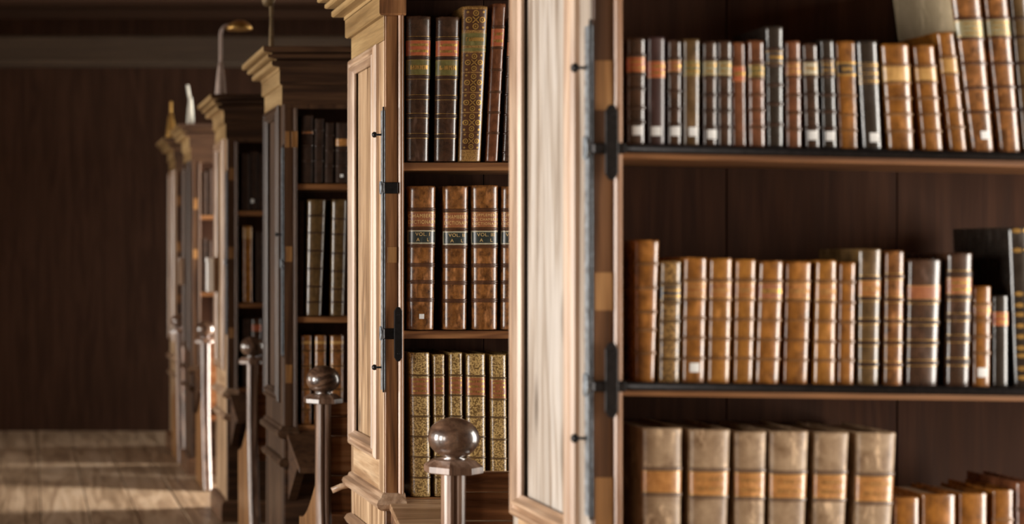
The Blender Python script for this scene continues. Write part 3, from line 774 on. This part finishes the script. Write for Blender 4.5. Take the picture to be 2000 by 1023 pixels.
# --- nearest bookcase
YA = yA + SP
def ev(y0, y1, n=5): return [y0 + (y1 - y0) * (k + 1) / (n + 1) for k in range(n)]
row(YA, [
    (1224, 1258, 1224, 1259, 75.5, 'dark', 'small dark book, red label, white sticker', dict(bands=[110, 147, 175, 212, 240], labs=[(114, 143, 'red', [5, 4])], sticker=(1241, 257, 18))),
    (1264, 1297, 1264, 1297, 74, 'darkwine', 'wine dark book, low red label, sticker', dict(labs=[(122, 154, 'red', [5, 4])], sticker=(1278, 258, 18))),
    (1304, 1329, 1304, 1329, 80, 'dark', 'slim dark book, dull red label, sticker', dict(bands=[116, 145, 180, 214, 245], labs=[(120, 142, 'brick', [3])], sticker=(1317, 258, 18))),
    (1334, 1364, 1334, 1365, 78, 'olive', 'olive brown book, gilt title lines, sticker', dict(labs=[(121, 150, 'green', [5, 5])], sticker=(1351, 259, 18))),
    (1373, 1398, 1372, 1398, 83, 'dark', 'slim dark ridged book, sticker', dict(bands=[118, 152, 187, 218, 250], labs=[(122, 149, 'pale', [3, 3])], sticker=(1388, 264, 18))),
    (1402, 1427, 1401, 1427, 81, 'dark', 'slim dark ridged book, no sticker', dict(bands=[118, 152, 187, 218, 250], labs=[(122, 149, 'pale', [3, 3])])),
    (1431, 1456, 1429, 1453, 84, 'redbrown', 'plain red brown book, red label', dict(labs=[(131, 161, 'red', [3])], phi=48)),
    (1463, 1493, 1461, 1490, 81, 'redbrown', 'red brown ridged book, olive label', dict(bands=[124, 155, 187, 217, 250], labs=[(129, 152, 'green', [4, 4])])),
    (1498, 1528, 1494, 1527.5, 53, 'black', 'tallest thin black book', dict(bands=[98, 129, 168, 205, 245], labs=[(102, 126, 'black', [4])])),
    (1535, 1564, 1533, 1561, 82, 'redbrown', 'red brown book, brick label', dict(bands=[120, 152, 188, 222, 254], labs=[(124, 149, 'brick', [4, 4])])),
    (1573, 1600, 1566, 1594, 87, 'dark', 'dark book, cream label, sticker', dict(bands=[121, 151, 185, 218, 250], labs=[(124, 148, 'cream', [4])], sticker=(1585, 266, 18))),
    (1606, 1633, 1601, 1626, 79, 'black', 'black ridged book, gilt lines, sticker', dict(bands=[118, 150, 187, 220, 252], labs=[(121, 147, 'black', [4, 4])], sticker=(1619, 267.5, 18))),
    (1641, 1674, 1632, 1669, 82, 'tan', 'flat tan book, small black label', dict(bands=[188, 226, 256], labs=[(123, 150, 'black', [5], 1)], phi=36, band_h=.0025)),
    (1684, 1721, 1672, 1711, 81, 'black', 'leaning black book, gilt lines, sticker', dict(labs=[(124, 136, 'black', [5]), (140, 152, 'black', [5]), (156, 166, 'black', [5])], sticker=(1703, 270.5, 18))),
    (1733, 1783, 1717, 1772, 88, 'tan', 'thick tan book, golden label', dict(bands=[130, 164, 194, 225, 258], labs=[(133, 161, 'gold')])),
    (1800, 1840, 1780, 1822, 90, 'tan', 'tan book, golden label, leaning left', dict(bands=[131, 162, 194, 225, 258], labs=[(135, 160, 'gold')])),
    (1854, 1887, 1828, 1861, 64.5, 'tan', 'slim tall tan book, yellow label', dict(bands=[113, 147, 182, 217, 250], labs=[(117, 144, 'gold')])),
    (1897, 1939, 1851, 1908, -45, 'brown', 'tall half-bound brown volume, parchment side, sticker', dict(depth=.205, board='parch', bands=[39, 78, 126, 174, 221], labs=[(43, 75, 'pale', [6, 6, 6])], sticker=(1917, 266, 16))),
    (1952, 1991, 1913, 1961, -50, 'brown', 'tall brown volume, pale label, no sticker', dict(depth=.205, bands=[38, 75, 126, 172, 216], labs=[(41, 73, 'pale', [6, 6, 6])])),
    (1998, 2030, 1966, 2000, -52, 'olive', 'tall olive volume at picture edge', dict(bands=[38, 75, 126, 172, 216])),
], 'upper shelf, nearest bookcase', 'books on the upper shelf of the nearest bookcase', lambda x: 284.5 + (x - 1240) * 16 / 750)
row(YA, [
    (1240, 1277, 1238, 1286, 470, 'tan', 'tan book, ragged top, in stile shade', dict(bands=[516, 563, 610, 645, 690], phi=58)),
    (1285, 1325, 1289, 1329, 511, 'speckd', 'speckled brown book, dark label', dict(bands=[555, 591, 628, 665, 702], labs=[(559, 588, 'black', [5, 5])])),
    (1330, 1374, 1334, 1379, 503.6, 'tan', 'tan book with white sticker', dict(bands=[548, 585, 622, 660, 700], labs=[(552, 582, 'tan', [6, 6])], sticker=(1351.5, 718, 18))),
    (1380, 1423, 1384, 1428.5, 505.6, 'tan2', 'honey tan ribbed book', dict(bands=[548, 586, 624, 662, 700], labs=[(552, 583, 'tan', [6])])),
    (1431, 1468, 1435, 1475, 507.5, 'tan2', 'narrower honey tan book', dict(bands=[548, 586, 624, 662, 700], labs=[(552, 583, 'tan', [5])])),
    (1473, 1519, 1481, 1528, 510.6, 'tan', 'wide tan ribbed book', dict(bands=[550, 588, 626, 664, 702], labs=[(554, 585, 'brick', [6])])),
    (1529, 1575, 1534.6, 1583, 512.6, 'tan', 'broad flat tan book, worn top', dict(bands=[550, 588, 626, 665, 704], labs=[(554, 585, 'tan', [6])], phi=44, band_h=.0025)),
    (1587, 1628.5, 1593, 1632, 509.5, 'tan2', 'honey tan book with glossy edges', dict(bands=[550, 590, 628, 668, 704], labs=[(554, 587, 'tan', [5])])),
    (1634, 1665.6, 1638, 1669.5, 513, 'tan', 'slim tan book, no label', dict(bands=[552, 592, 630, 668, 704])),
    (1674, 1713, 1675.5, 1719, 487, 'olive', 'taller gilt brown book', dict(bands=[545, 583, 628, 670, 712], labs=[(549, 580, 'tan', [5])], gilt=True)),
    (1724, 1760, 1727, 1764, 491, 'brown', 'brown gilt ribbed book', dict(bands=[541, 586, 628, 670, 713], gilt=True)),
    (1768, 1828, 1772, 1836.5, 507.5, 'dark', 'thickest dark book', dict(bands=[588, 630, 670, 709], labs=[(558, 586, 'brick')], phi=50, gilt=True)),
    (1845.5, 1890, 1848, 1897, 495, 'dark', 'dark brown book, brick label', dict(bands=[537, 580, 620, 662, 707], double=True, band_h=.005, labs=[(543, 576, 'brick', [5, 5])], gilt=True)),
    (1898, 1931, 1899, 1933.5, 559.5, 'tan', 'short tan book with white sticker', dict(bands=[595, 627, 658, 690], labs=[(598, 616, 'brick', [3])], sticker=(1914, 727.7, 18))),
    (1938, 1967, 1938, 1967, 578, 'black', 'short black book, red label', dict(labs=[(610, 637, 'red', [4, 4])])),
    (1979, 2022, 1967, 2010, 445, 'black', 'tall black book, gilt dots', dict(dots=[452, 490, 575, 597, 615, 637, 658, 680, 695, 720, 738])),
], 'middle shelf, nearest bookcase', 'books on the middle shelf of the nearest bookcase', lambda x: 747 + (x - 1250) * 10 / 710)
yb3 = 505 + (CZ - .716) * F / YA
row(YA, [
    (1254, 1326, 1253, 1330, 836, 'vellum', 'pale rubbed quarto, tan label', dict(bands=[915, 965, 1040, 1100, 1160], labs=[(919, 961, 'orange')], phi=46, band_h=.004)),
    (1345, 1412, 1345, 1424, 839, 'vellum', 'pale quarto, bright label edge', dict(bands=[917, 970, 1040, 1100, 1160], labs=[(921, 967, 'orange', [5, 5])], phi=46, band_h=.004)),
    (1436, 1486, 1434, 1495, 843.6, 'vellum', 'narrower pale quarto, orange label', dict(bands=[919, 973, 1040, 1100, 1160], labs=[(923, 970, 'orange', [5, 5])], phi=46, band_h=.004)),
    (1501, 1562, 1501.5, 1577, 842, 'vellum', 'whitest rubbed quarto', dict(bands=[922, 975, 1040, 1100, 1160], labs=[(926, 972, 'orange', [5, 5])], phi=46, band_h=.004)),
    (1583, 1639, 1590, 1656, 844.6, 'vellum', 'streaked pale quarto', dict(bands=[922, 976, 1040, 1100, 1160], labs=[(927, 973, 'orange', [5, 5])], phi=46, band_h=.004)),
    (1665, 1728, 1672, 1748, 845, 'vellum', 'pale quarto with curled top corner', dict(bands=[926, 982, 1040, 1100, 1160], labs=[(930, 978, 'orange', [5, 5])], phi=46, band_h=.004)),
    (1746, 1792, 1746, 1793.6, 971.5, 'tan', 'low tan book beside pale quartos', dict(bands=[1040, 1090, 1140], phi=40)),
    (1800, 1863, 1800, 1864.6, 965, 'tan', 'wide low tan book', dict(bands=[1040, 1090, 1140], phi=40)),
    (1872.5, 1925, 1872.5, 1926, 963.6, 'tan', 'low tan book, plain top', dict(bands=[1040, 1090, 1140], phi=40)),
    (1938, 1977, 1939, 1978, 957, 'tan', 'narrow low tan book', dict(bands=[1015, 1060, 1110, 1150], phi=40)),
    (1983, 2020, 1983, 2020, 941.5, 'redbrown', 'glossy red brown book at picture edge', dict(bands=[995, 1040, 1090, 1140])),
], 'bottom row, nearest bookcase', 'books in the bottom row of the nearest bookcase', lambda x: yb3)

# --- third bookcase
YC = yC + SP
row(YC, [
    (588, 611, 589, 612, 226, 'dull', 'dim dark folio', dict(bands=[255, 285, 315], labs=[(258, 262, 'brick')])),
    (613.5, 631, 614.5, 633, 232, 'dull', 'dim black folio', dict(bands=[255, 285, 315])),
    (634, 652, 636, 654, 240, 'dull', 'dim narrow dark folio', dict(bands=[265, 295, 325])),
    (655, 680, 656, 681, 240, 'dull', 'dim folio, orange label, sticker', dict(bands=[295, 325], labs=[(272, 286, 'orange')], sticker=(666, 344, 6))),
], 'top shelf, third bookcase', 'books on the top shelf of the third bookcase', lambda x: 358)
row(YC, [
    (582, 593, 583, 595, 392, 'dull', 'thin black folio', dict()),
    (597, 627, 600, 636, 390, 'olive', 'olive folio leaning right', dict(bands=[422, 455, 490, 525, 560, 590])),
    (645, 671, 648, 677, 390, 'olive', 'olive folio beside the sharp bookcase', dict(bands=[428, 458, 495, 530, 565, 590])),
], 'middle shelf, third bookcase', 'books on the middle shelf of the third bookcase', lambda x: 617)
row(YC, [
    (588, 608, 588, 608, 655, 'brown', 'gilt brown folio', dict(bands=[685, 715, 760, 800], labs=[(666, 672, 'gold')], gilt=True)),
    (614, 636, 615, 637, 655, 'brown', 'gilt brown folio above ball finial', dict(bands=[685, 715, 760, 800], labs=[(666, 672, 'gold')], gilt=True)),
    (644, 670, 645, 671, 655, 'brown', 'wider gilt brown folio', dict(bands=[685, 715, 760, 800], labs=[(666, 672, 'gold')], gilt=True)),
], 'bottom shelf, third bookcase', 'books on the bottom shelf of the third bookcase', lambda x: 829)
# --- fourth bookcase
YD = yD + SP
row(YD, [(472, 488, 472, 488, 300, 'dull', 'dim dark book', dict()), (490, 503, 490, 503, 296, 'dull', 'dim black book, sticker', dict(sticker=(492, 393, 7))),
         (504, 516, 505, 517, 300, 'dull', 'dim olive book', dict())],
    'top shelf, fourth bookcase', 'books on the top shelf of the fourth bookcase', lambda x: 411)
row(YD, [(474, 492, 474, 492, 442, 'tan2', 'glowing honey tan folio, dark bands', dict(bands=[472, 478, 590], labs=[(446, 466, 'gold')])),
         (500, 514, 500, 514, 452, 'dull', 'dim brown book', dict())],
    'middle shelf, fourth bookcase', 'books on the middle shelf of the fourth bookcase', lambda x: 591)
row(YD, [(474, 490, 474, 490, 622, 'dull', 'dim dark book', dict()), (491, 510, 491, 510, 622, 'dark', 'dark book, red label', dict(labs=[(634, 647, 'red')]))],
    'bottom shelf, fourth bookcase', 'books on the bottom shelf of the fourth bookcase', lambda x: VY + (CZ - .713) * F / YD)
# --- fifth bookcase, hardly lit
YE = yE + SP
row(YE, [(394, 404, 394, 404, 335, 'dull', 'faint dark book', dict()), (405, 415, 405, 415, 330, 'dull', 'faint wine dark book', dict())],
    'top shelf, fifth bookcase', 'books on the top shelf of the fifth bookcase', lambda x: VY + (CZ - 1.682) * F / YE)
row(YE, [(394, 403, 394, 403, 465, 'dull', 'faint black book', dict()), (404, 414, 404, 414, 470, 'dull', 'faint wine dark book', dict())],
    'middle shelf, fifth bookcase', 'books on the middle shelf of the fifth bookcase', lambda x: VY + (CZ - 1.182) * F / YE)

# ------------------------------------------------------------------ benches with ball finials
def bench(Yb, XB, label):
    r = empty('library_bench', (XB, Yb, 0), label, 'bench', 'benches with ball finials between the bookcases')
    zt = CZ - (922 - VY) * 4.06 / F          # underside of the cap
    # fluted post, straight above, sweeping back towards the foot
    path = []
    for k in range(26):
        z = zt * (1 - k / 25); q = max(0, (.60 - z) / .60)
        path.append((XB, Yb - .13 * q ** 1.7, z))
    n = []
    for (a, b) in ((-1, -.55), (-.82, -.80), (-.52, -1.0), (-.22, -1.0), (-.12, -.86), (.12, -.86), (.22, -1.0), (.52, -1.0), (.82, -.80), (1, -.55), (1, .8), (.8, 1), (-.8, 1), (-1, .8)):
        n.append((a, b))
    # section is (across the aisle, along it); the fluted side faces the reader
    tube('post', path, .0255, M_POST, r, section=[(a, -b) for a, b in n][::-1], smooth=False)
    cap = [(.052, 0), (.0685, .0), (.0700, .002), (.0700, .016), (.0680, .018), (.050, .031), (.030, .033)]
    lathe('cap', cap, (XB, Yb, zt), M_POST, r, 8, False, PI / 8)
    rb = .0606; hb = .0490
    prof = [(.022, -.006), (.030, 0)]
    for k in range(1, 24):
        a = -PI / 2 + PI * (.06 + .94 * k / 24); prof.append((rb * math.cos(a), hb + hb * math.sin(a)))
    prof.append((.001, 2 * hb))
    lathe('ball', prof, (XB, Yb, zt + .034), M_BALL, r, 56)
    # bench end below the post
    pts = [(Yb + .02, .62)]
    for k in range(1, 10):
        u = k / 9; pts.append((Yb + .02 + .40 * u ** 1.0, .62 - .20 * math.sin(u * PI / 2)))
    pts += [(Yb + .42, .05), (Yb + .40, 0), (Yb - .11, 0), (Yb - .08, .2), (Yb - .01, .45)]
    prism('bench_end', pts, 'x', XB - .018, XB + .022, M_ORNG, r, .003)
    # back planks and seat
    yk = Yb + .012
    for (z0, z1, dy) in ((zt - .049, zt - .001, 0), (zt - .118, zt - .051, .004), (zt - .26, zt - .121, .002), (zt - .40, zt - .263, .0)):
        box('back_plank', XB + .026, XE - .1, yk + dy, yk + .024 + dy, z0, z1, M_BENCH, r, .002)
    box('seat', XB + .022, XE - .1, Yb + .02, Yb + .36, .41, .445, M_BENCH, r, .004)
    return r
bench(4.06, 1.016, 'polished bench with sharp ball finial before the speckled folios')
bench(6.02, 1.042, 'glossy bench with ball finial left of the sharp bookcase')
bench(8.26, 1.084, 'dark bench end with finial before the fourth bookcase')
bench(10.30, 1.066, 'blurred bench end with finial before the fifth bookcase')
bench(11.68, 1.03, 'farthest blurred bench end at the dim aisle end')

# ------------------------------------------------------------------ lamps on the bookcase tops
def lamp(Y, X, label, neck=.33, shade='bell', m_neck=M_BRASS, m_shade=M_BRASS, foot=.03, lean=0.0, m_foot=None):
    m_foot = m_foot or m_neck
    z = 2.266
    r = empty('gooseneck_lamp', (X, Y, z), label, 'lamp', 'gooseneck lamps on the bookcases')
    lathe('foot', [(foot, 0), (foot, .012), (foot * .92, .04), (foot * .7, .11), (foot * .48, .16), (foot * .36, .18)], (X, Y, z), m_foot, r, 24)
    path = [(X + lean * k / 12, Y, z + .14 + (neck - .14) * k / 12) for k in range(13)]
    if shade == 'bell':
        for k in range(1, 9):
            a = PI / 2 * k / 8; path.append((X + lean + .045 * (1 - math.cos(a)), Y, z + neck + .05 * math.sin(a)))
    tube('neck', path, .009, m_neck, r, 12)
    if shade == 'bell':
        s = lathe('shade', [(.066, -.018), (.070, -.020), (.066, -.006), (.052, .012), (.03, .026), (.01, .03)], (X + lean + .10, Y, z + neck + .045), m_shade, r, 28)
    elif shade == 'disc':
        s = lathe('shade', [(.006, -.03), (.022, -.024), (.03, 0), (.022, .024), (.006, .03)], (X - .012, Y, z + neck + .01), m_shade, r, 24)
    return r
lamp(9.02, px(431, 9.02), 'curved lamp with orange brass shade on the fourth bookcase', m_foot=M_PINK, m_neck=M_PINK)
lamp(7.02, px(530, 7.02), 'slender brass lamp on the third bookcase with stepped cornice', .20, 'disc', foot=.012, m_neck=M_BRONZE, m_shade=M_BRONZE)
lamp(10.95, px(372, 10.95), 'pale cream upright lamp stem on the fifth bookcase', .26, 'none', M_CREAM, M_CREAM, .026, -.02)
lamp(12.2, px(334, 12.2), 'dim lamp stem on the farthest bookcase', .27, 'none', M_BRASS, M_BRASS, .04)

# white box fixed to the end of the fourth bookcase
Yw = yD + .44
wb = empty('wall_box', (XC - .03, Yw, zz(572, Yw)), 'white box fixed to the end of the fourth bookcase', 'box')
box('box_body', px(404, Yw), XC - .021, Yw - .02, Yw + .035, zz(570, Yw), zz(505, Yw), M_WHITE, wb, .006, 2)
box('box_lid', px(404, Yw) - .003, XC - .024, Yw - .024, Yw + .039, zz(512, Yw), zz(503, Yw), M_WHITE, wb, .003)
Yw = yE + .30
wb = empty('wall_box', (XC - .03, Yw, zz(556, Yw)), 'small pinkish wooden box fixed to the end of the fifth bookcase', 'box')
box('box_body', XC - .055, XC - .021, Yw - .02, Yw + .03, zz(556, Yw), zz(506, Yw), M_MLD, wb, .005, 2)
box('box_lid', XC - .058, XC - .024, Yw - .023, Yw + .033, zz(510, Yw), zz(503, Yw), M_MLD, wb, .003)
